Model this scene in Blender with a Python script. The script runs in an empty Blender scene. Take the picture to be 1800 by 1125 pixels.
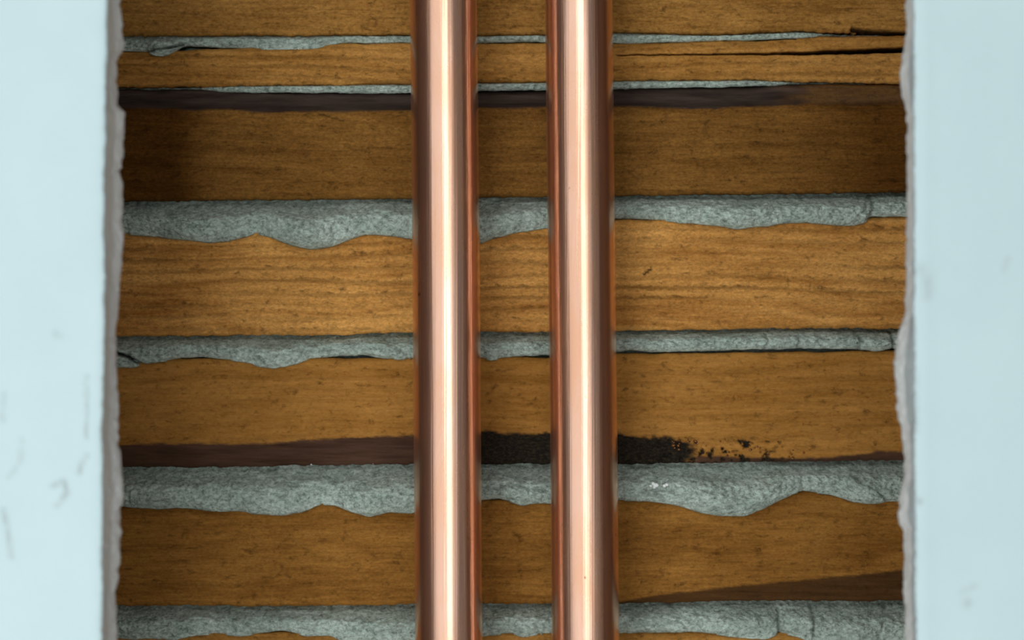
import bpy, math, random
import numpy as np

# ---------------------------------------------------------------- camera, world, light, exposure
scene = bpy.context.scene
COL = scene.collection
D = 0.42            # camera to the painted wall face (y = 0); y grows into the cavity
F = 3888.0          # focal length in pixels of the 1800 x 1125 frame
cam_d = bpy.data.cameras.new('camera')
cam = bpy.data.objects.new('camera', cam_d); COL.objects.link(cam)
cam.location = (0, -D, 0); cam.rotation_euler = (math.pi / 2, 0, 0)
cam_d.sensor_width = 36.0; cam_d.lens = 36.0 * F / 1800.0
cam_d.clip_start = 0.01; cam_d.clip_end = 20
cam_d.dof.use_dof = True; cam_d.dof.focus_distance = D + 0.074; cam_d.dof.aperture_fstop = 11.0
scene.camera = cam

w = bpy.data.worlds.new('room'); scene.world = w; w.use_nodes = True
w.node_tree.nodes['Background'].inputs[0].default_value = (0.96, 0.95, 0.95, 1)
w.node_tree.nodes['Background'].inputs[1].default_value = 0.11

def area(name, x0, x1, z0, z1, y, radiance, color):
    l = bpy.data.lights.new(name, 'AREA'); l.shape = 'RECTANGLE'
    l.size = x1 - x0; l.size_y = z1 - z0
    l.energy = radiance * math.pi * l.size * l.size_y; l.color = color
    o = bpy.data.objects.new(name, l); COL.objects.link(o)
    o.location = ((x0 + x1) / 2, y, (z0 + z1) / 2); o.rotation_euler = (math.pi / 2, 0, 0)
    return o
WHITE = (0.97, 1.0, 1.0)
area('window_light', -1.00, -0.10, -0.28, 0.28, -0.80, 0.92, WHITE)
area('low_left_fill', -0.40, -0.07, -0.78, -0.28, -0.60, 6.3, WHITE)  # added fill panel, no such window known; brightens the plaster from lower left
area('upper_left_fill', -0.40, -0.07, 0.28, 0.78, -0.60, 4.1, WHITE)  # unseen panel added to balance the low fill
area('low_right_fill', 0.12, 0.40, -0.78, -0.28, -0.60, 1.8, WHITE)  # weaker unseen panel, added for the fall-off along the laths
area('upper_right_fill', 0.12, 0.40, 0.28, 0.78, -0.60, 1.2, WHITE)  # added counterpart above right, also for the lath fall-off
area('far_window_light', -0.12, 0.40, -0.38, 0.38, -1.65, 3.0, WHITE)
area('second_window_light', 0.44, 1.00, -0.38, 0.38, -1.65, 0.75, WHITE)

vs = scene.view_settings
vs.view_transform = 'Standard'; vs.look = 'None'; vs.gamma = 1.0; vs.use_curve_mapping = False
vs.exposure = 0.0

# ---------------------------------------------------------------- numeric helpers
def WX(px, y): return (np.asarray(px, float) - 900.0) * (D + y) / F
def WZ(py, y): return -(np.asarray(py, float) - 562.5) * (D + y) / F

def poly(pts):
    a = np.array(pts, float)
    return lambda x: np.interp(x, a[:, 0], a[:, 1])

def smooth(a, b, x):
    t = np.clip((x - a) / (b - a), 0, 1)
    return t * t * (3 - 2 * t)

_rng = np.random.RandomState(7)
_tab = _rng.rand(512, 512)
def vnoise(x, y):
    xi = np.floor(x).astype(int); yi = np.floor(y).astype(int)
    fx = x - xi; fy = y - yi
    fx = fx * fx * (3 - 2 * fx); fy = fy * fy * (3 - 2 * fy)
    a = _tab[xi % 512, yi % 512]; b = _tab[(xi + 1) % 512, yi % 512]
    c = _tab[xi % 512, (yi + 1) % 512]; d = _tab[(xi + 1) % 512, (yi + 1) % 512]
    return (a * (1 - fx) + b * fx) * (1 - fy) + (c * (1 - fx) + d * fx) * fy - 0.5
def fbm(x, y, octv=4, gain=0.5):
    s = 0; amp = 1.0
    for k in range(octv):
        s = s + amp * vnoise(x + 17.3 * k, y + 41.7 * k); x = x * 2.03; y = y * 2.03; amp *= gain
    return s

def seg_dist(PX, PY, pts):
    best = np.full(PX.shape, 1e9); par = np.zeros(PX.shape)
    n = len(pts) - 1
    for i in range(n):
        ax, ay = pts[i][:2]; bx, by = pts[i + 1][:2]
        dx, dy = bx - ax, by - ay
        t = np.clip(((PX - ax) * dx + (PY - ay) * dy) / (dx * dx + dy * dy + 1e-9), 0, 1)
        d = np.hypot(PX - ax - t * dx, PY - ay - t * dy)
        m = d < best
        best = np.where(m, d, best); par = np.where(m, (i + t) / n, par)
    return best, par

# ---------------------------------------------------------------- object helpers
def make_mesh(name, verts, faces, mat, parent=None, smooth_shade=True, attrs=None):
    me = bpy.data.meshes.new(name)
    me.from_pydata([tuple(v) for v in verts], [], faces)
    if smooth_shade:
        me.polygons.foreach_set('use_smooth', [True] * len(me.polygons))
    for k, v in (attrs or {}).items():
        at = me.attributes.new(k, 'FLOAT', 'POINT')
        at.data.foreach_set('value', np.asarray(v, np.float32))
    me.materials.append(mat); me.update()
    o = bpy.data.objects.new(name, me); COL.objects.link(o)
    if parent is not None: o.parent = parent
    return o

def loft(name, rings, mat, parent=None, attrs=None, closed=True):
    """rings: (columns, points, 3); quads between neighbouring columns, capped ends."""
    n, m, _ = rings.shape
    idx = np.arange(n * m).reshape(n, m)
    jn = np.roll(idx, -1, axis=1) if closed else idx
    if closed:
        a, b, c, d = idx[:-1], jn[:-1], jn[1:], idx[1:]
    else:
        a, b, c, d = idx[:-1, :-1], idx[:-1, 1:], idx[1:, 1:], idx[1:, :-1]
    faces = np.stack([a, d, c, b], -1).reshape(-1, 4).tolist()
    if closed:
        faces.append(idx[0].tolist()); faces.append(idx[-1][::-1].tolist())
    return make_mesh(name, rings.reshape(-1, 3), faces, mat, parent, True, attrs)

def structure(o, label, cat):
    o['kind'] = 'structure'; o['label'] = label; o['category'] = cat

# ---------------------------------------------------------------- materials
class NT:
    def __init__(self, name):
        self.mat = bpy.data.materials.new(name); self.mat.use_nodes = True
        self.t = self.mat.node_tree; self.n = self.t.nodes
        self.b = self.n['Principled BSDF']
        self.obj = self.n.new('ShaderNodeTexCoord').outputs['Object']
    def link(self, a, b): self.t.links.new(a, b)
    def mapping(self, scale, loc=(0, 0, 0), src=None):
        m = self.n.new('ShaderNodeMapping'); m.inputs['Scale'].default_value = scale; m.inputs['Location'].default_value = loc
        self.link(src or self.obj, m.inputs[0]); return m.outputs[0]
    def noise(self, vec, scale=1.0, detail=4, rough=0.6, dist=0.0):
        n = self.n.new('ShaderNodeTexNoise'); n.inputs['Scale'].default_value = scale
        n.inputs['Detail'].default_value = detail; n.inputs['Roughness'].default_value = rough
        n.inputs['Distortion'].default_value = dist
        self.link(vec, n.inputs['Vector']); return n.outputs['Fac']
    def ramp(self, fac, stops, interp='LINEAR'):
        r = self.n.new('ShaderNodeValToRGB'); r.color_ramp.interpolation = interp
        e = r.color_ramp.elements
        while len(e) < len(stops): e.new(0.5)
        for k, (p, c) in enumerate(stops):
            e[k].position = p; e[k].color = (c, c, c, 1) if isinstance(c, (int, float)) else (*c, 1)
        self.link(fac, r.inputs[0]); return r.outputs[0]
    def mix(self, fac, a, b, mode='MIX'):
        m = self.n.new('ShaderNodeMix'); m.data_type = 'RGBA'; m.blend_type = mode
        if isinstance(fac, (int, float)): m.inputs[0].default_value = fac
        else: self.link(fac, m.inputs[0])
        for k, v in ((6, a), (7, b)):
            if isinstance(v, tuple): m.inputs[k].default_value = (*v, 1)
            else: self.link(v, m.inputs[k])
        return m.outputs[2]
    def math(self, op, a, b=0.0):
        m = self.n.new('ShaderNodeMath'); m.operation = op
        for k, v in ((0, a), (1, b)):
            if isinstance(v, (int, float)): m.inputs[k].default_value = v
            else: self.link(v, m.inputs[k])
        return m.outputs[0]
    def attr(self, name):
        a = self.n.new('ShaderNodeAttribute'); a.attribute_name = name; return a.outputs['Fac']
    def bump(self, h, strength, dist):
        b = self.n.new('ShaderNodeBump'); b.inputs['Strength'].default_value = strength; b.inputs['Distance'].default_value = dist
        self.link(h, b.inputs['Height']); self.link(b.outputs[0], self.b.inputs['Normal'])
    def set(self, **k):
        for a, v in k.items():
            s = self.b.inputs[a.replace('_', ' ')]
            if isinstance(v, (int, float)): s.default_value = v
            elif isinstance(v, tuple): s.default_value = (*v, 1)
            else: self.link(v, s)

def wood(name, light, dark, ring=420.0, ring_amt=0.5, seed=0.0, stain=(0.035, 0.022, 0.020), fuzz=0.5, lines=0.10, pitch=0.0026):
    N = NT(name)
    warp = N.noise(N.mapping((9, 9, 30), (seed, 0, seed)), 1, 3, 0.5)
    sep = N.n.new('ShaderNodeSeparateXYZ'); N.link(N.obj, sep.inputs[0])
    # growth rings: nearly horizontal lines, slowly wandering
    zz = N.math('ADD', N.math('MULTIPLY', sep.outputs[2], ring), N.math('MULTIPLY', warp, 9.0))
    comb = N.n.new('ShaderNodeCombineXYZ'); N.link(zz, comb.inputs[2])
    N.link(N.math('MULTIPLY', sep.outputs[0], 14.0), comb.inputs[0]); comb.inputs[1].default_value = seed * 3.1
    rings = N.noise(comb.outputs[0], 1.0, 2, 0.55)
    grain = N.noise(N.mapping((120, 120, 1500), (seed * 2, 0, 0)), 1, 5, 0.7, 0.3)
    fine = N.noise(N.mapping((1100, 900, 2000), (0, seed, 0)), 1, 5, 0.8)
    blotch = N.noise(N.mapping((38, 30, 95), (seed, seed, 0)), 1, 5, 0.65, 0.4)
    specks = N.noise(N.mapping((330, 200, 620), (0, 0, seed)), 1, 5, 0.75, 0.3)
    t = N.math('ADD', N.math('MULTIPLY', N.ramp(rings, [(0.36, 0.0), (0.60, 1.0)]), ring_amt),
               N.math('MULTIPLY', N.ramp(grain, [(0.32, 0.0), (0.68, 1.0)]), 1 - ring_amt))
    t = N.math('ADD', N.math('MULTIPLY', t, 0.66), N.math('MULTIPLY', N.ramp(blotch, [(0.32, 0.0), (0.66, 1.0)]), 0.40))
    c = N.mix(t, dark, light)
    f = N.ramp(fine, [(0.34, 1 - 0.75 * fuzz), (0.66, 1 + 0.0)])
    c = N.mix(1.0, c, f, 'MULTIPLY')
    ph = N.math('ADD', N.math('MULTIPLY', sep.outputs[2], 6.2832 / pitch), N.math('MULTIPLY', warp, 26.0))
    ph = N.math('ADD', ph, N.math('MULTIPLY', specks, 9.0))
    ln = N.ramp(N.math('ADD', N.math('MULTIPLY', N.math('SINE', ph), 0.5), 0.5), [(0.45, 1.0), (0.92, 1 - lines)])
    c = N.mix(N.ramp(N.noise(N.mapping((16, 16, 120), (seed, 4, seed)), 1, 3, 0.6), [(0.38, 0.15), (0.58, 1.0)]), c, N.mix(1.0, c, ln, 'MULTIPLY'))
    sp = N.ramp(specks, [(0.30, 0.30), (0.46, 1.0)])
    c = N.mix(0.85, c, sp, 'MULTIPLY')
    c = N.mix(N.attr('end_dark'), c, N.mix(1.0, c, (0.36, 0.27, 0.13), 'MULTIPLY'))  # mask turns the wood a deeper brown
    st = N.attr('stain')
    stv = N.noise(N.mapping((60, 60, 700), (seed, 1, 0)), 1, 4, 0.7)
    dirty = N.mix(N.ramp(stv, [(0.3, 0.0), (0.75, 1.0)]), tuple(v * 0.45 for v in stain), tuple(min(1, v * 1.6) for v in stain))
    c = N.mix(st, c, dirty)
    c = N.mix(N.attr('char'), c, N.mix(N.ramp(fine, [(0.45, 0.0), (0.75, 1.0)]), (0.012, 0.010, 0.008), (0.060, 0.042, 0.022)))
    gr = N.attr('crack')
    c = N.mix(gr, c, (0.012, 0.007, 0.004))
    h = N.math('ADD', N.math('MULTIPLY', fine, 0.5), N.math('MULTIPLY', grain, 0.8))
    h = N.math('ADD', h, N.math('MULTIPLY', rings, 0.5))
    N.bump(h, 0.55, 0.0005)
    N.set(Base_Color=c, Roughness=0.8); N.b.inputs['Specular IOR Level'].default_value = 0.06
    return N.mat

def plaster_mat(name, a=(0.72, 0.86, 0.77), b=(0.50, 0.62, 0.54), speck=0.6):
    N = NT(name)
    n1 = N.noise(N.mapping((900, 900, 1300)), 1, 5, 0.75)
    n2 = N.noise(N.mapping((110, 110, 200)), 1, 4, 0.6, 0.5)
    n3 = N.noise(N.mapping((1500, 1500, 2100), (3, 1, 2)), 1, 3, 0.7)
    c = N.mix(N.ramp(n2, [(0.32, 0.0), (0.68, 1.0)]), b, a)
    c = N.mix(1.0, c, N.ramp(n1, [(0.32, 1 - speck), (0.56, 1.0)]), 'MULTIPLY')
    c = N.mix(1.0, c, N.ramp(n3, [(0.28, 0.55), (0.48, 1.0)]), 'MULTIPLY')
    n4 = N.noise(N.mapping((420, 420, 620), (5, 1, 2)), 1, 4, 0.7, 1.2)
    c = N.mix(1.0, c, N.ramp(n4, [(0.34, 0.70), (0.52, 1.0)]), 'MULTIPLY')
    gr = N.attr('crack')
    c = N.mix(gr, c, (0.03, 0.03, 0.025))
    h = N.math('ADD', N.math('MULTIPLY', n1, 0.8), N.math('MULTIPLY', n3, 0.5))
    h = N.math('ADD', h, N.math('MULTIPLY', n4, 0.9))
    N.bump(h, 0.9, 0.0008)
    N.set(Base_Color=c, Roughness=0.95); N.b.inputs['Specular IOR Level'].default_value = 0.15
    return N.mat

def copper_mat(name, seed):
    N = NT(name)
    streak = N.noise(N.mapping((1300, 1300, 0.8), (seed, 0, 0)), 1, 4, 0.65)
    streak2 = N.noise(N.mapping((300, 300, 3.5), (0, seed, 0)), 1, 3, 0.6, 0.2)
    patch = N.noise(N.mapping((110, 110, 30), (seed, seed, seed)), 1, 5, 0.65, 0.6)
    dots = N.noise(N.mapping((420, 420, 300), (seed, 2, 0)), 1, 2, 0.5)
    c = N.mix(N.ramp(patch, [(0.40, 0.0), (0.64, 1.0)]), (0.91, 0.58, 0.43), (0.90, 0.53, 0.35))
    c = N.mix(N.ramp(dots, [(0.20, 0.75), (0.235, 0.0)]), c, (0.22, 0.10, 0.06))
    r = N.math('ADD', 0.09, N.math('MULTIPLY', N.ramp(streak2, [(0.3, 0.0), (0.7, 1.0)]), 0.14))
    h = N.math('ADD', N.math('MULTIPLY', streak, 0.6), streak2)
    N.bump(h, 0.5, 0.0002)
    N.set(Base_Color=c, Metallic=1.0, Roughness=r)
    dull = N.n.new('ShaderNodeBsdfPrincipled')       # thin dull oxide film over the drawn metal
    dull.inputs['Metallic'].default_value = 1.0; dull.inputs['Roughness'].default_value = 0.55
    N.link(N.mix(1.0, c, (0.86, 0.80, 0.80), 'MULTIPLY'), dull.inputs['Base Color'])
    mx = N.n.new('ShaderNodeMixShader')
    N.link(N.math('ADD', 0.18, N.math('MULTIPLY', N.ramp(patch, [(0.3, 0.0), (0.7, 1.0)]), 0.20)), mx.inputs[0])
    N.link(N.b.outputs[0], mx.inputs[1]); N.link(dull.outputs[0], mx.inputs[2])
    N.link(mx.outputs[0], N.n['Material Output'].inputs['Surface'])
    return N.mat

def paint_mat(name):
    N = NT(name)
    n = N.noise(N.mapping((60, 60, 60)), 1, 4, 0.6)
    c = N.mix(N.ramp(n, [(0.3, 0.0), (0.7, 1.0)]), (0.63, 0.80, 0.83), (0.66, 0.83, 0.86))
    c = N.mix(N.attr('scuff'), c, (0.36, 0.42, 0.42))
    fine = N.noise(N.mapping((700, 700, 700)), 1, 3, 0.6)
    N.bump(fine, 0.12, 0.0004)
    N.set(Base_Color=c, Roughness=0.55); N.b.inputs['Specular IOR Level'].default_value = 0.3
    return N.mat

def simple_rough(name, a, b, scale, rough=0.9, bump=0.5):
    N = NT(name)
    n = N.noise(N.mapping((scale, scale, scale)), 1, 5, 0.65)
    N.set(Base_Color=N.mix(N.ramp(n, [(0.3, 0.0), (0.7, 1.0)]), a, b), Roughness=rough)
    N.b.inputs['Specular IOR Level'].default_value = 0.2
    N.bump(n, bump, 0.0006)
    return N.mat

M_paint = paint_mat('duck_egg_paint')
M_gyp = simple_rough('cut_gypsum', (0.76, 0.80, 0.77), (0.84, 0.88, 0.85), 500)
M_torn = simple_rough('torn_plaster_edge', (0.72, 0.76, 0.74), (0.82, 0.85, 0.84), 420, 0.95, 0.6)
M_smear = simple_rough('paint_smeared_gypsum', (0.58, 0.68, 0.71), (0.66, 0.76, 0.79), 300)
M_coat = plaster_mat('plaster_coat')
M_key = plaster_mat('plaster_keys')
M_stud = wood('stud_timber', (0.42, 0.25, 0.10), (0.26, 0.14, 0.05), seed=9.0)

# ---------------------------------------------------------------- the setting: back wall of laths and plaster
LY = 0.085      # face of the laths
LT = 0.0068     # lath thickness
BACK = LY + LT

zc = 0.30
coat_v = []
for x in np.linspace(-0.30, 0.30, 41):
    pts = []
    for z in np.linspace(zc, -zc, 41):
        pts.append((x, BACK + 0.0002, z))
    pts += [(x, BACK + 0.012, -zc), (x, BACK + 0.012, zc)]
    coat_v.append(pts)
wall_back = loft('wall_back', np.array(coat_v), M_coat)
structure(wall_back, 'old wall of brown wooden laths with grey plaster squeezed between them', 'wall')

XL, XR = 190, 1625
XS_PX = np.concatenate([np.linspace(-1200, XL - 15, 14), np.arange(XL, XR, 2.6), np.linspace(XR + 15, 3000, 14)])

def lath(top, bot, mat, seed, nv=64, stains=(), chars=(), end_darks=(), grooves=(), wane=None, bow=0.0004, label=None, edge_rag=1.0, coarse=False, yoff=0.0):
    X = np.linspace(-1200, 3000, 60) if coarse else XS_PX
    if coarse: nv = 8
    t = poly(top)(X); b = poly(bot)(X)
    t = t + edge_rag * 2.2 * fbm(X / 38 + seed * 9, X * 0 + seed, 4, 0.6)
    b = b + edge_rag * (2.2 * fbm(X / 30 + seed * 5, X * 0 + seed + 3.3, 5, 0.65) + 1.8 * fbm(X / 7 + seed * 3, X * 0 + seed, 2, 0.7))
    v = np.linspace(0, 1, nv)
    # denser rows close to both edges
    v = 0.5 - 0.5 * np.cos(v * math.pi) * (0.35) - (0.5 - v) * 0.65
    v = (v - v[0]) / (v[-1] - v[0])
    PX = np.repeat(X[:, None], nv, 1)
    PY = t[:, None] * (1 - v) + b[:, None] * v
    y = LY + yoff - bow * np.sin(v * math.pi)[None, :] + 0.0005 * fbm(PX / 160 + seed, PY / 60, 3)
    y = y + 0.00018 * fbm(PX / 26 + seed * 3, PY / 5, 3)
    # edges broken and softly rounded
    hpx = (b - t)[:, None]
    dt_ = v[None, :] * hpx; db_ = (1 - v[None, :]) * hpx
    y = y + 0.0009 * np.exp(-dt_ / 2.6) + 0.0010 * np.exp(-db_ / 2.8)
    if wane is not None:
        y = y + wane(PX, PY)
    st = np.zeros(PX.shape)
    for s in stains:
        st = np.maximum(st, s(PX, PY))
    ch = np.zeros(PX.shape)
    for q in chars:
        ch = np.maximum(ch, q(PX, PY))
    dm = np.zeros(PX.shape)
    for q in end_darks:
        dm = np.maximum(dm, q(PX, PY))
    ck = np.zeros(PX.shape)
    for pts, wd, dep, dark in grooves:
        wob = 1.6 * fbm(PX / 22 + seed, PY / 40, 3)
        d, par = seg_dist(PX, PY + wob, [p[:2] for p in pts])
        ww = np.interp(par * (len(pts) - 1), range(len(pts)), [p[2] if len(p) > 2 else wd for p in pts])
        g = 1 - smooth(ww * 0.55, ww * 1.0 + 0.6, d)
        y = y + dep * g; ck = np.maximum(ck, g * dark)
    Zf = WZ(PY, LY)
    Xw = WX(PX, LY)
    front = np.stack([Xw, y, Zf], -1)
    yb = np.full((len(X), 1), BACK)
    bb = np.stack([Xw[:, :1], yb, Zf[:, -1:]], -1); bt = np.stack([Xw[:, :1], yb, Zf[:, :1]], -1)
    rings = np.concatenate([front, bb, bt], 1)
    z2 = np.zeros((len(X), 2))
    o = loft('lath', rings, mat, wall_back, {'stain': np.concatenate([st, z2], 1).ravel(), 'crack': np.concatenate([ck, z2], 1).ravel(), 'char': np.concatenate([ch, z2], 1).ravel(), 'end_dark': np.concatenate([dm, z2], 1).ravel()})
    if label: o['label'] = label
    return o

def key(top, bot, gap_bot, mat, seed, proud=0.0032, nv=46, recess=0.0042, grooves=(), lumps=(), label=None, fade=None, coarse=False, peak=0.54):
    """plaster that oozed through the gap: set back under the upper lath, bulging out and slumping over the lower one"""
    X = np.linspace(-1200, 3000, 60) if coarse else XS_PX
    if coarse: nv = 8
    t = poly(top)(X) - 2.0
    b = poly(bot)(X)
    if not coarse:
        kk = np.exp(-np.linspace(-2, 2, 9) ** 2); kk /= kk.sum()
        bs = np.convolve(np.pad(b, 4, mode='edge'), kk, 'valid'); b = bs
    b = b + 2.4 * fbm(X / 34 + seed, X * 0 + seed * 2, 5, 0.62)
    gb = np.minimum(poly(gap_bot)(X) + 0.5, b - 1.5)
    gb = np.maximum(gb, t + 1.0)
    v = np.linspace(0, 1, nv)
    v = v ** 0.85
    PX = np.repeat(X[:, None], nv, 1)
    PY = t[:, None] * (1 - v) + b[:, None] * v
    drop = np.clip((b - gb) / 30.0, 0, 1)[:, None]           # how far it slumps over the lath below
    pr = proud * (0.30 + 0.70 * drop)
    up = smooth(0, peak, v)[None, :]
    dn = np.sqrt(np.clip(1 - np.clip((v[None, :] - peak) / (1 - peak), 0, 1) ** 2.6, 0, 1))
    y = LY + recess * (1 - up) - pr * up * dn
    lipback = np.where(b - gb < 4, 0.0016, -0.00015)[:, None]
    y = y + lipback * (1 - dn)
    # soft waves, then the coarse sandy surface
    env = np.sin(np.clip(v, 0, 1) * math.pi)[None, :] ** 0.6
    y = y + env * 0.0016 * fbm(PX / 70 + seed * 4, PY / 34 + seed, 3)
    y = y + env * 0.0007 * fbm(PX / 13 + seed * 7, PY / 9, 4, 0.65)
    y = y + (0.25 + env) * 0.00055 * fbm(PX / 4.5, PY / 4.0 + seed, 3, 0.7)
    ck = np.zeros(PX.shape)
    for (lx, ly, rx, ry, hgt) in lumps:
        q = ((PX - lx) / rx) ** 2 + ((PY - ly) / ry) ** 2
        y = y - hgt * np.exp(-q * 1.4)
    for pts, wd, dep, dark in grooves:
        wob = 2.0 * fbm(PX / 20 + seed, PY / 20, 3)
        d, par = seg_dist(PX + wob, PY, pts)
        g = np.exp(-(d / wd) ** 2)
        y = y + dep * g; ck = np.maximum(ck, np.clip(g * dark, 0, 1))
    if fade is not None:
        y = y + fade(PX)
    Xw = WX(PX, LY); Zf = WZ(PY, LY)
    front = np.stack([Xw, y, Zf], -1)
    n = len(X); one = np.ones((n, 1)); x1 = Xw[:, :1]
    zg = WZ(gb, LY)[:, None]; zt = Zf[:, :1]
    r1 = np.stack([x1, np.maximum(LY - 0.00025, y[:, -1:]), zg], -1)   # back along the face of the lower lath
    r2 = np.stack([x1, one * BACK, zg], -1); r3 = np.stack([x1, one * BACK, zt], -1)
    rings = np.concatenate([front, r1, r2, r3], 1)
    o = loft('plaster_key', rings, mat, wall_back, {'crack': np.concatenate([ck, np.zeros((n, 3))], 1).ravel()})
    if label: o['label'] = label
    return o

def band(top, bot, soft=5.0, amp=5.0, strength=1.0, seed=0.0, x0=None, x1=None, xs=40.0):
    ft, fb = poly(top), poly(bot)
    def f(PX, PY):
        wob = amp * fbm(PX / 42 + seed, PY / 22 + seed, 5, 0.6)
        m = smooth(-soft, soft, PY - ft(PX) + wob) * (1 - smooth(-soft, soft, PY - fb(PX) + wob))
        if x0 is not None: m = m * smooth(x0 - xs, x0 + xs, PX + 4 * wob)
        if x1 is not None: m = m * (1 - smooth(x1 - xs, x1 + xs, PX + 4 * wob))
        return m * strength
    return f

# edges of the laths, traced across the opening: (x, y) in photograph pixels at the lath plane
A_bot = [(150, 63), (450, 62), (720, 61), (840, 62), (960, 61), (1080, 56), (1250, 62), (1400, 55), (1590, 60), (1650, 60)]
B_top = [(150, 91), (270, 90), (420, 84), (600, 76), (720, 75), (960, 75), (1080, 76), (1300, 71), (1480, 63), (1590, 62), (1650, 62)]
B_bot = [(150, 153), (400, 151), (720, 148), (840, 146), (960, 145), (1080, 142), (1300, 141), (1450, 143), (1650, 145)]
C_top = [(150, 155), (330, 156), (480, 161), (720, 162), (840, 160), (960, 158), (1080, 154), (1300, 151), (1400, 147), (1590, 146), (1650, 146)]
C_bot = [(150, 353), (350, 352), (720, 348), (840, 347), (960, 345), (1080, 343), (1300, 341), (1590, 337), (1650, 337)]
D_top = [(150, 409), (450, 408), (720, 404), (960, 397), (1085, 386), (1300, 384), (1590, 380), (1650, 380)]
D_bot = [(150, 592), (400, 590), (600, 588), (720, 585), (850, 584), (960, 583), (1085, 582), (1230, 579), (1400, 577), (1650, 578)]
E_top = [(150, 632), (340, 631), (640, 629), (720, 627), (960, 628), (1085, 622), (1300, 620), (1580, 617), (1650, 617)]
E_bot = [(150, 823), (400, 822), (600, 818), (720, 817), (960, 816), (1085, 817), (1300, 814), (1590, 809), (1650, 809)]
F_top = [(150, 886), (560, 884), (850, 878), (1085, 877), (1400, 862), (1580, 868), (1650, 868)]
F_bot = [(150, 1065), (400, 1066), (725, 1064), (970, 1062), (1090, 1062), (1300, 1057), (1650, 1057)]
G_top = [(150, 1112), (1650, 1112)]
G_bot = [(150, 1300), (1650, 1300)]
A_top = [(150, -128), (1650, -128)]

m_A = wood('lath_wood_mottled', (0.62, 0.315, 0.080), (0.22, 0.088, 0.013), 300, 0.25, 1.3, fuzz=0.7)
m_B = wood('lath_wood_amber', (0.74, 0.375, 0.098), (0.29, 0.115, 0.017), 480, 0.45, 2.1, fuzz=0.6, lines=0.30, pitch=0.0021)
m_C = wood('lath_wood_dull', (0.37, 0.178, 0.040), (0.115, 0.044, 0.006), 360, 0.35, 3.7, stain=(0.050, 0.034, 0.027), fuzz=0.7)
m_D = wood('lath_wood_ringed', (0.95, 0.490, 0.135), (0.32, 0.108, 0.013), 420, 0.55, 4.9, fuzz=0.65, lines=0.42)
m_E = wood('lath_wood_smooth', (0.56, 0.268, 0.064), (0.26, 0.105, 0.015), 420, 0.40, 5.5, stain=(0.060, 0.031, 0.022), fuzz=0.4)
m_F = wood('lath_wood_red', (0.46, 0.215, 0.046), (0.165, 0.060, 0.008), 300, 0.30, 6.8, stain=(0.042, 0.020, 0.009), fuzz=0.55)
m_G = wood('lath_wood_plain', (0.60, 0.300, 0.075), (0.25, 0.100, 0.015), 400, 0.45, 7.7)

lath(A_top, A_bot, m_A, 1, label='topmost lath in view, mottled brown, with frayed lower edge',
     grooves=[([(1500, 52), (1540, 57), (1600, 60)], 5, 0.002, 0.9)])
lath(B_top, B_bot, m_B, 2, label='narrow amber lath split along its right end',
     grooves=[([(1085, 97, 0.6), (1200, 96, 0.7), (1330, 95, 1.6), (1450, 92, 4.0), (1640, 86, 6.0)], 3, 0.0042, 1.0),
              ([(1290, 70), (1340, 70), (1400, 68)], 1.2, 0.0008, 0.8)])
C_dark = band([(150, 120), (1650, 120)], [(150, 190), (400, 193), (490, 197), (720, 194), (840, 190), (960, 188), (1080, 187), (1200, 191), (1330, 187), (1420, 184), (1650, 186)],
              2.5, 4, 1.0, 1.0)
C_dark2 = lambda PX, PY: C_dark(PX, PY) * (1 - 0.55 * smooth(1330, 1480, PX + 60 * fbm(PX / 40, PY / 10, 3)))
C_left = band([(150, 180), (1650, 180)], [(150, 390), (1650, 390)], 3, 3, 0.80, 2.0, None, 345, 44)  # deeper brown over the left end of this lath
C_right = band([(150, 180), (1650, 180)], [(150, 390), (1650, 390)], 3, 10, 0.75, 8.0, 1440, None, 150)  # deeper brown growing towards the right end
lath(C_top, C_bot, m_C, 3, stains=[C_dark2], end_darks=[C_left, C_right], label='wide dull brown lath with a blackened bark strip along its top',
     wane=lambda PX, PY: 0.0016 * (1 - smooth(-14, 4, PY - poly([(150, 190), (490, 197), (960, 188), (1200, 191), (1650, 186)])(PX))),
     grooves=[([(560, 200), (600, 212)], 1.6, 0.0004, 0.6), ([(620, 265), (700, 258)], 1.2, 0.0003, 0.4)])
lath(D_top, D_bot, m_D, 4, label='golden lath with close growth lines below the thickest plaster roll',
     grooves=[([(1132, 482), (1138, 477), (1145, 472)], 2.4, 0.0006, 0.9)])
E_st_l = band([(150, 781), (430, 780), (480, 779), (530, 774), (600, 771), (720, 765), (760, 760)], [(150, 900), (1650, 900)], 1.6, 3, 0.96, 3.0, None, 800, 10)
E_st_m = band([(760, 756), (848, 757), (900, 756), (966, 764), (1085, 765), (1150, 766), (1210, 776), (1260, 795)], [(150, 900), (1650, 900)], 3, 9, 1.0, 4.0, 805, 1215, 14)
E_st_r = band([(1200, 802), (1400, 806), (1440, 803), (1500, 798), (1590, 793), (1650, 792)], [(150, 900), (1650, 900)], 3, 6, 0.95, 5.0, 1215, None, 20)
def E_pits(PX, PY):
    n = fbm(PX / 9 + 5, PY / 8, 4, 0.6)
    env = smooth(1120, 1180, PX) * (1 - smooth(1330, 1420, PX)) * smooth(764, 778, PY)
    return env * smooth(0.18, 0.32, n + 0.10 * (1 - smooth(1180, 1300, PX)))
lath_e = lath(E_top, E_bot, m_E, 5, stains=[E_st_l, E_st_r], chars=[E_st_m, E_pits], label='smooth brown lath with charred black strip along its lower edge',
     wane=lambda PX, PY: 0.0010 * smooth(-2, 26, PY - poly([(150, 781), (480, 779), (720, 765), (900, 757), (1200, 775), (1300, 806), (1650, 795)])(PX))
     + 0.0009 * E_pits(PX, PY),
     grooves=[([(470, 782), (540, 773), (650, 768)], 1.2, -0.0003, 0.0)])
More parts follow.
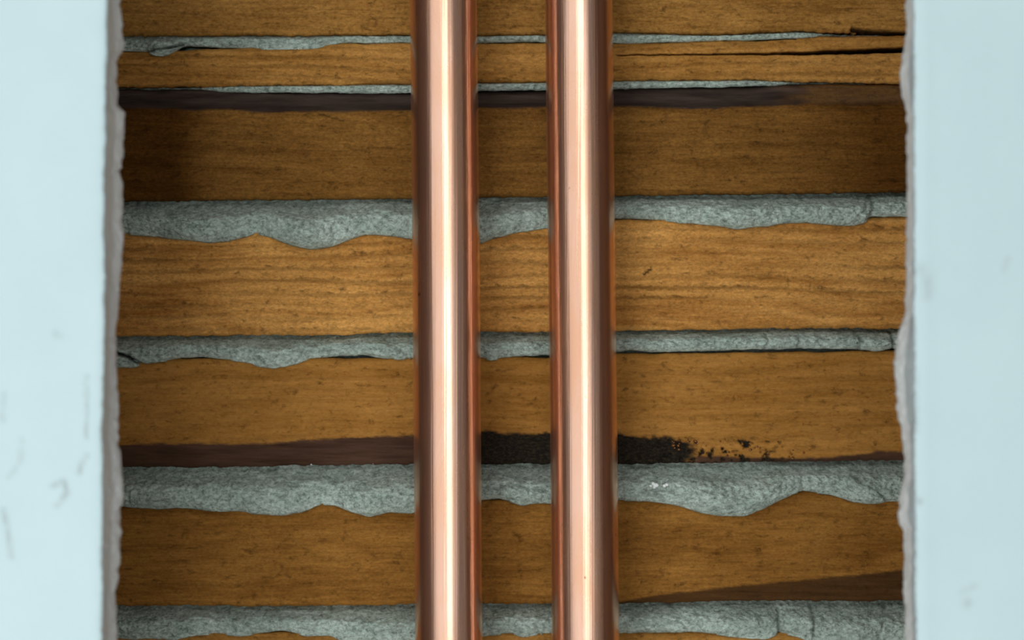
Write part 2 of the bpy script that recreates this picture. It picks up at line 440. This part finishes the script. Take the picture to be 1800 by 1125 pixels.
F_st = band([(150, 1100), (1060, 1075), (1090, 1058), (1150, 1047), (1250, 1035), (1350, 1025), (1450, 1015), (1600, 1000)], [(150, 1200), (1650, 1200)], 2.5, 3, 0.85, 6.0)
lath(F_top, F_bot, m_F, 6, stains=[F_st], label='reddish brown lath with dark stain rising to the right',
     grooves=[([(1445, 1000), (1465, 994)], 1.6, -0.0004, 0.0)])
lath(G_top, G_bot, m_G, 7, label='lowest lath, barely showing under the bottom plaster roll')

# plaster keys between the laths
key(A_bot, [(150, 90), (215, 90), (255, 90), (268, 97), (285, 100), (300, 96), (322, 80), (450, 86), (470, 88), (555, 86), (570, 82), (600, 76), (720, 75), (840, 75), (960, 73), (1080, 75), (1110, 76), (1290, 71), (1400, 68), (1470, 65), (1650, 62)],
    B_top, M_key, 1.7, proud=0.0012, recess=0.0022, label='thin plaster seam between the topmost lath and the amber lath', lumps=[(275, 88, 22, 14, 0.0014)],
    grooves=[([(258, 92), (290, 86), (322, 78)], 2.2, 0.0009, 0.8)], fade=lambda PX: 0.004 * smooth(1400, 1490, PX), peak=0.4)
key(B_bot, [(150, 156), (330, 157), (450, 162), (600, 163), (720, 162), (840, 160), (960, 158), (1080, 156), (1200, 153), (1300, 152), (1400, 147), (1650, 146)],
    C_top, M_key, 2.9, proud=0.0006, recess=0.0016, label='pale sliver of plaster above the blackened bark strip',
    fade=lambda PX: 0.004 * (1 - smooth(300, 430, PX)) + 0.004 * smooth(1330, 1420, PX), peak=0.35)
key(C_bot, [(150, 412), (215, 413), (250, 415), (300, 421), (370, 427), (400, 424), (430, 417), (450, 411), (480, 420), (510, 432), (545, 440), (580, 437), (600, 428), (640, 412), (680, 414), (720, 420), (780, 428), (845, 430), (870, 420), (900, 413), (940, 405), (960, 402), (1020, 390), (1085, 384), (1120, 386), (1150, 387), (1200, 393), (1268, 398), (1288, 405), (1330, 400), (1380, 394), (1420, 393), (1460, 397), (1500, 398), (1520, 393), (1532, 382), (1650, 379)],
    D_top, M_key, 3.1, label='thick rolling plaster seam with two deep drooping lobes', proud=0.0040,
    lumps=[(545, 412, 45, 22, 0.0016), (350, 405, 70, 18, 0.0010), (1290, 385, 50, 16, 0.0010), (450, 395, 22, 18, -0.0012)],
    grooves=[([(1532, 345), (1536, 365), (1528, 384)], 4, 0.0009, 0.25), ([(585, 402), (590, 415), (583, 430)], 2.5, 0.0004, 0.2), ([(905, 402), (920, 388), (918, 372)], 2.5, 0.0005, 0.3)])
key(D_bot, [(150, 647), (210, 646), (240, 648), (250, 640), (290, 637), (315, 631), (350, 627), (380, 630), (420, 637), (440, 638), (455, 645), (480, 648), (520, 642), (545, 632), (600, 627), (640, 626), (680, 633), (720, 632), (800, 630), (848, 628), (862, 636), (880, 631), (920, 627), (966, 625), (1085, 617), (1180, 619), (1300, 616), (1400, 613), (1500, 614), (1540, 619), (1570, 613), (1650, 613)],
    E_top, M_key, 4.3, label='plaster seam narrowing to an even bead at the right', proud=0.0030,
    lumps=[(475, 625, 34, 18, 0.0012), (690, 618, 30, 12, 0.0006), (1540, 605, 26, 14, 0.0010)],
    grooves=[([(205, 620), (228, 627), (252, 642)], 3.2, 0.0022, 1.0), ([(1345, 586), (1350, 600), (1343, 614)], 2.0, 0.0007, 0.5), ([(1405, 586), (1402, 612)], 3.0, 0.0005, 0.15),
             ([(1505, 586), (1515, 600), (1508, 614)], 3.5, 0.0009, 0.35), ([(1255, 598), (1262, 612)], 2.5, 0.0005, 0.2), ([(1568, 584), (1570, 612)], 3, 0.0012, 0.6)])
key_e = key(E_bot, [(150, 889), (215, 890), (250, 893), (280, 896), (310, 892), (350, 895), (380, 899), (420, 899), (450, 904), (500, 907), (530, 901), (560, 888), (590, 889), (620, 902), (650, 909), (690, 901), (725, 903), (790, 892), (850, 880), (880, 878), (918, 889), (940, 885), (966, 885), (1085, 882), (1150, 882), (1190, 888), (1230, 902), (1270, 909), (1310, 907), (1350, 890), (1400, 866), (1415, 864), (1460, 871), (1500, 883), (1540, 886), (1560, 882), (1650, 880)],
    F_top, M_key, 5.9, label='broad wavy plaster seam under the charred lath', proud=0.0042,
    lumps=[(270, 870, 50, 20, 0.0010), (560, 868, 26, 16, -0.0010), (650, 880, 40, 22, 0.0012), (1275, 880, 60, 22, 0.0014), (1520, 862, 45, 18, 0.0008), (900, 872, 50, 12, 0.0010)],
    grooves=[([(345, 850), (360, 875)], 3, 0.0005, 0.2), ([(850, 862), (900, 850), (960, 862)], 3.0, 0.0006, 0.3), ([(1500, 840), (1540, 862), (1560, 880)], 3, 0.0006, 0.3), ([(1410, 845), (1412, 862)], 4, 0.0006, 0.1)])
key(F_bot, [(150, 1122), (310, 1124), (340, 1117), (380, 1114), (420, 1120), (450, 1115), (490, 1110), (540, 1118), (580, 1117), (600, 1128), (725, 1132), (855, 1119), (900, 1115), (920, 1120), (960, 1115), (1090, 1117), (1150, 1113), (1230, 1113), (1280, 1120), (1350, 1124), (1370, 1114), (1400, 1119), (1420, 1128), (1500, 1134), (1650, 1130)],
    G_top, M_key, 6.1, label='bottom plaster seam cut off by the lower picture edge', proud=0.0034,
    grooves=[([(1368, 1072), (1370, 1115)], 3.0, 0.0010, 0.45), ([(1428, 1066), (1430, 1125)], 3.0, 0.0009, 0.45), ([(400, 1075), (415, 1110)], 3, 0.0005, 0.2), ([(1560, 1070), (1540, 1120)], 4, 0.0006, 0.2)])

# the wall goes on above and below the picture
for k, (t0, sgn) in enumerate([(-360, 1), (-592, 1), (1352, 1), (1584, 1)]):
    lath([(0, t0), (1800, t0)], [(0, t0 + 180), (1800, t0 + 180)], m_G, 11 + k, coarse=True)
for k, t0 in enumerate([-180, -412, 1300, 1532]):
    key([(0, t0), (1800, t0)], [(0, t0 + 62), (1800, t0 + 62)], [(0, t0 + 50), (1800, t0 + 50)], M_key, 15 + k, coarse=True)

# ---------------------------------------------------------------- the setting: plasterboard either side of the opening
TH = 0.0125
ZPX = np.concatenate([np.linspace(-1900, -60, 12), np.arange(-40, 1170, 2.5), np.linspace(1190, 3000, 12)])

def board(name, side, front, back, scuffs, label, core_mat, skin=0.0010, core_in=0.0006):
    """side -1: board left of the opening, +1: right. front/back: edge x (px) against y (px)"""
    s = side
    fx = poly(front)(ZPX); bx = poly(back)(ZPX)
    Z = WZ(ZPX, 0.0)
    # painted skin: front face, softly rolled at the cut, with small saw chatter along it
    fxw = WX(fx, 0.0)
    chat = 0.00022 * fbm(ZPX / 9 + s, ZPX * 0 + 3, 3) + 0.00035 * fbm(ZPX / 45 + s * 7, ZPX * 0, 3)
    fxw = fxw - s * chat
    offs = np.concatenate([[0.2], np.linspace(0.045, 0.0016, 64), [0.0009, 0.0005, 0.0002]])
    cols = []
    sc = []
    for j, o in enumerate(offs):
        yy = 0.0 + (0.00040 * (1 - min(1, o / 0.0012)) ** 2) - 0.00012 * math.exp(-((o - 0.0022) / 0.0012) ** 2)
        x = fxw * (1 - min(1, o / 0.02)) + WX(np.mean(fx), 0) * min(1, o / 0.02) + s * o
        yv = yy + 0.00015 * fbm(ZPX / 18 + s, x * 1500, 3) * math.exp(-o / 0.002)
        cols.append(np.stack([x, yv, Z], -1))
    ex = fxw
    cols.append(np.stack([ex, np.full(len(Z), 0.0008), Z], -1))
    cols.append(np.stack([ex + s * 0.0001, np.full(len(Z), skin), Z], -1))
    cols.append(np.stack([np.full(len(Z), cols[0][0, 0]), np.full(len(Z), skin), Z], -1))
    rings = np.stack(cols, 1)                      # (z, ring, 3)
    PXr = rings[..., 0] * F / D + 900; PYr = 562.5 - rings[..., 2] * F / D
    sv = np.zeros(PXr.shape)
    for pts, wd, amt in scuffs:
        d, par = seg_dist(PXr + 3 * fbm(PXr / 14, PYr / 20, 3), PYr, pts)
        sv = np.maximum(sv, amt * np.exp(-(d / wd) ** 2) * (0.45 + 0.9 * np.clip(fbm(PXr / 7, PYr / 16 + 3, 3) + 0.5, 0, 1)))
    wall = loft(name, rings, M_paint, None, {'scuff': np.clip(sv, 0, 1).ravel()})
    structure(wall, label, 'wall')
    # gypsum core: rough sawn face between the painted skin and the torn back edge
    n = len(Z)
    bxw = WX(bx, TH)
    base = np.minimum(s * (fxw + s * 0.00015), 1e9)
    v = np.linspace(0, 1, 16)
    ring = []
    mid = bxw + s * 0.0009
    for q in v:
        yy = skin + (TH - 0.002 - skin) * q
        x = (fxw + s * 0.0003) * (1 - q) + mid * q
        x = x - s * (0.00035 * fbm(ZPX / 16 + s * 5, q * 5 + ZPX * 0, 4) * (0.3 + q))
        ring.append(np.stack([x, np.full(n, yy), Z * (D + yy) / D], -1))
    far = WX(np.mean(fx), 0) + s * 0.2
    ring.append(np.stack([np.full(n, far), np.full(n, TH - 0.002), Z], -1))
    ring.append(np.stack([np.full(n, far), np.full(n, skin), Z], -1))
    core = loft('plaster_core', np.stack(ring, 1), core_mat, wall)
    core['label'] = 'grey sawn edge of the board facing the opening'
    # torn edge of backing at the rear of the cut
    nt = 24
    ring = []
    d0, d1 = TH - 0.0070, TH - 0.0012
    q0 = (d0 - skin) / (TH - 0.002 - skin)
    start = (fxw + s * 0.0003) * (1 - q0) + mid * q0 + s * 0.0004
    for k in range(nt):
        r = k / (nt - 1)
        if r < 0.8:
            u = r / 0.8
            depth = d0 + (d1 - d0) * u; bulge = u * u * (3 - 2 * u)
        else:
            u = (r - 0.8) / 0.2
            depth = d1 + (TH + 0.0002 - d1) * math.sin(u * math.pi / 2); bulge = math.cos(u * math.pi / 2) ** 0.5 if u < 1 else 0.0
        x = start * (1 - bulge) + bxw * bulge
        x = x + 0.00045 * fbm(ZPX / 11 + s * 2, ZPX * 0 + k * 0.25, 4) * bulge
        yy = depth + 0.0005 * fbm(ZPX / 14 + 4, ZPX * 0 + k * 0.2, 3) * bulge
        ring.append(np.stack([x, yy, Z * (D + depth) / D], -1))
    ring.append(np.stack([np.full(n, far), np.full(n, TH + 0.0002), Z], -1))
    ring.append(np.stack([np.full(n, far), np.full(n, TH - 0.0018), Z], -1))
    torn = loft('torn_backing_edge', np.stack(ring, 1), M_torn, wall)
    torn['label'] = 'ragged white torn edge at the back of the cut'
    # timber stud, unseen; put in to keep side light out of the cavity
    sx = WX(np.mean(bx), TH) + s * 0.020
    pts = []
    for z in np.linspace(0.3, -0.3, 3):
        pts.append([(sx, TH + 0.0004, z), (sx + s * 0.045, TH + 0.0004, z), (sx + s * 0.045, LY - 0.002, z), (sx, LY - 0.002, z)])
    loft('added_stud', np.array(pts), M_stud, wall)
    return wall

board('wall_left', -1,
      [(-1900, 190), (0, 187), (200, 186), (400, 184), (560, 183), (800, 180), (1125, 180), (3000, 176)],
      [(-1900, 212), (-60, 212), (0, 213), (60, 217), (75, 219), (90, 216), (100, 208), (150, 207), (185, 208), (195, 218), (198, 222), (215, 221), (260, 218), (295, 216), (300, 210), (312, 214), (330, 217), (390, 215), (420, 218), (460, 216), (500, 212), (540, 210), (570, 208), (590, 204), (610, 208), (640, 206), (660, 208), (720, 209), (780, 210), (830, 216), (872, 219), (885, 217), (895, 212), (930, 215), (980, 213), (1020, 209), (1040, 204), (1125, 207), (3000, 208)],
      [([(152, 660), (153, 720), (152, 770)], 3.5, 0.5), ([(150, 800), (138, 832)], 4, 0.6), ([(92, 855), (112, 845), (117, 865), (100, 888)], 5, 0.55), ([(8, 690), (4, 740)], 4, 0.4),
       ([(38, 770), (36, 810), (15, 840)], 4, 0.3), ([(6, 895), (14, 940), (20, 980)], 4.5, 0.5), ([(98, 585), (104, 590)], 7, 0.3)],
      'pale blue painted wall board left of the opening', M_gyp)
board('wall_right', 1,
      [(-1900, 1600), (0, 1606), (300, 1607), (560, 1607), (1125, 1610), (3000, 1614)],
      [(-1900, 1590), (-60, 1590), (0, 1590), (60, 1592), (90, 1588), (110, 1583), (130, 1580), (160, 1584), (180, 1588), (200, 1593), (340, 1592), (420, 1592), (540, 1591), (560, 1588), (590, 1577), (650, 1569), (680, 1572), (700, 1574), (720, 1574), (750, 1582), (800, 1588), (840, 1588), (860, 1582), (900, 1578), (920, 1580), (930, 1587), (960, 1588), (1000, 1588), (1040, 1585), (1060, 1589), (1125, 1589), (3000, 1590)],
      [([(1615, 880), (1618, 882)], 5, 0.75), ([(1616, 470), (1632, 490), (1628, 520)], 9, 0.28), ([(1698, 1058), (1700, 1060)], 8, 0.35), ([(1712, 1030), (1690, 1042)], 6, 0.2), ([(1772, 455), (1764, 475)], 5, 0.22), ([(1610, 660), (1612, 760)], 5, 0.25)],
      'pale blue painted wall board right of the opening', M_smear)

# ---------------------------------------------------------------- copper pipes
PYC = 0.0660; PR = 0.0074
def pipe(top_px, bot_px, seed, mat, label, yc=PYC):
    zs = np.linspace(0.29, -0.29, 160); nseg = 96
    slope = (bot_px - top_px) / 1125.0
    rings = []
    ang = np.linspace(0, 2 * math.pi, nseg, endpoint=False)
    for z in zs:
        py = 562.5 - z * F / (D + yc)
        cx = WX(top_px + slope * py, yc) + 0.00008 * math.sin(z * 31 + seed)
        r = PR * (1 + 0.002 * math.sin(z * 55 + seed * 2))
        rings.append(np.stack([cx + r * np.cos(ang), yc + r * np.sin(ang), np.full(nseg, z)], -1))
    # bore: back up the inside so the pipe is an open tube
    inner = []
    for i in (len(zs) - 1, 0):
        c = rings[i].mean(0)
        q = rings[i].copy(); q[:, 0] = c[0] + (q[:, 0] - c[0]) * 0.9; q[:, 1] = c[1] + (q[:, 1] - c[1]) * 0.9
        inner.append(q)
    R = np.array(rings + inner)
    n, m, _ = R.shape
    idx = np.arange(n * m).reshape(n, m)
    nx = np.roll(idx, -1, 1)
    a = idx; faces = []
    order = list(range(n)) + [0]
    for i in range(n):
        p, q = order[i], order[i + 1]
        for j in range(m):
            k = (j + 1) % m
            faces.append((int(idx[p, j]), int(idx[p, k]), int(idx[q, k]), int(idx[q, j])))
    o = make_mesh('copper_pipe', R.reshape(-1, 3), faces, mat)
    o['label'] = label; o['category'] = 'pipe'; o['group'] = 'copper pipes in the wall opening'
    return o
pipe(779.5, 789.5, 1.0, copper_mat('copper', 1.0), 'bright copper pipe, the one nearer the left board')
pipe(1018.0, 1029.0, 2.6, copper_mat('copper_warm', 4.0), 'bright copper pipe, the one nearer the right board')

# ---------------------------------------------------------------- small details on the laths and plaster
def blobs(name, pts, mat, parent, flat=0.7):
    """small irregular grains: (px, py, radius px) lying on the lath or plaster face"""
    V, Fc = [], []
    for (px, py, r, y) in pts:
        r = r * (D + y) / F
        c = (float(WX(px, y)), y, float(WZ(py, y)))
        b = len(V); nu, nw = 7, 5
        sx, sz = random.uniform(0.8, 1.35), random.uniform(0.7, 1.1)
        for i in range(nw):
            th = math.pi * (i + 0.5) / nw
            for j in range(nu):
                ph = 2 * math.pi * j / nu + i * 0.4
                k = r * random.uniform(0.8, 1.15)
                V.append((c[0] + k * sx * math.sin(th) * math.cos(ph), c[1] + flat * k * math.cos(th), c[2] + k * sz * math.sin(th) * math.sin(ph)))
        for i in range(nw - 1):
            for j in range(nu):
                Fc.append((b + i * nu + j, b + i * nu + (j + 1) % nu, b + (i + 1) * nu + (j + 1) % nu, b + (i + 1) * nu + j))
        Fc.append(tuple(b + j for j in range(nu))[::-1]); Fc.append(tuple(b + (nw - 1) * nu + j for j in range(nu)))
    o = make_mesh(name, V, Fc, mat, parent); o['kind'] = 'stuff'
    return o
random.seed(5)
N = NT('amber_resin'); n_ = N.noise(N.mapping((600, 600, 600)), 1, 2, 0.5)
N.set(Base_Color=N.mix(n_, (0.30, 0.11, 0.02), (0.10, 0.03, 0.008)), Roughness=0.12)
M_resin = N.mat
pts = [(random.gauss(1205, 28), random.gauss(777, 6), random.uniform(1.2, 3.0), LY - 0.0002) for _ in range(34)]
pts += [(random.gauss(1325, 10), random.gauss(789, 4), random.uniform(1.5, 3.4), LY - 0.0002) for _ in range(9)]
pts += [(random.gauss(1395, 7), random.gauss(797, 5), random.uniform(1.2, 2.8), LY - 0.0002) for _ in range(6)]
blobs('resin_droplets', pts, M_resin, lath_e)
M_crumb = simple_rough('white_plaster_crumb', (0.74, 0.80, 0.77), (0.86, 0.90, 0.88), 900)
pts = [(x + random.uniform(-4, 4), float(poly(E_bot)(x)) - random.uniform(2, 7), random.uniform(0.8, 1.7), LY + 0.0016) for x in (452, 470, 480, 540, 548, 585, 590, 596, 640, 645, 650, 655, 700, 1395, 1402, 1090)]
blobs('plaster_crumbs', pts, M_crumb, lath_e)
pts = [(1148, 850, 4.0, LY - 0.0040), (1153, 853, 4.5, LY - 0.0041), (1150, 857, 3.5, LY - 0.0042), (1168, 854, 3.0, LY - 0.0041), (1172, 852, 3.0, LY - 0.0040), (1144, 854, 2.5, LY - 0.0041)]
blobs('plaster_crumbs', pts, M_crumb, key_e)
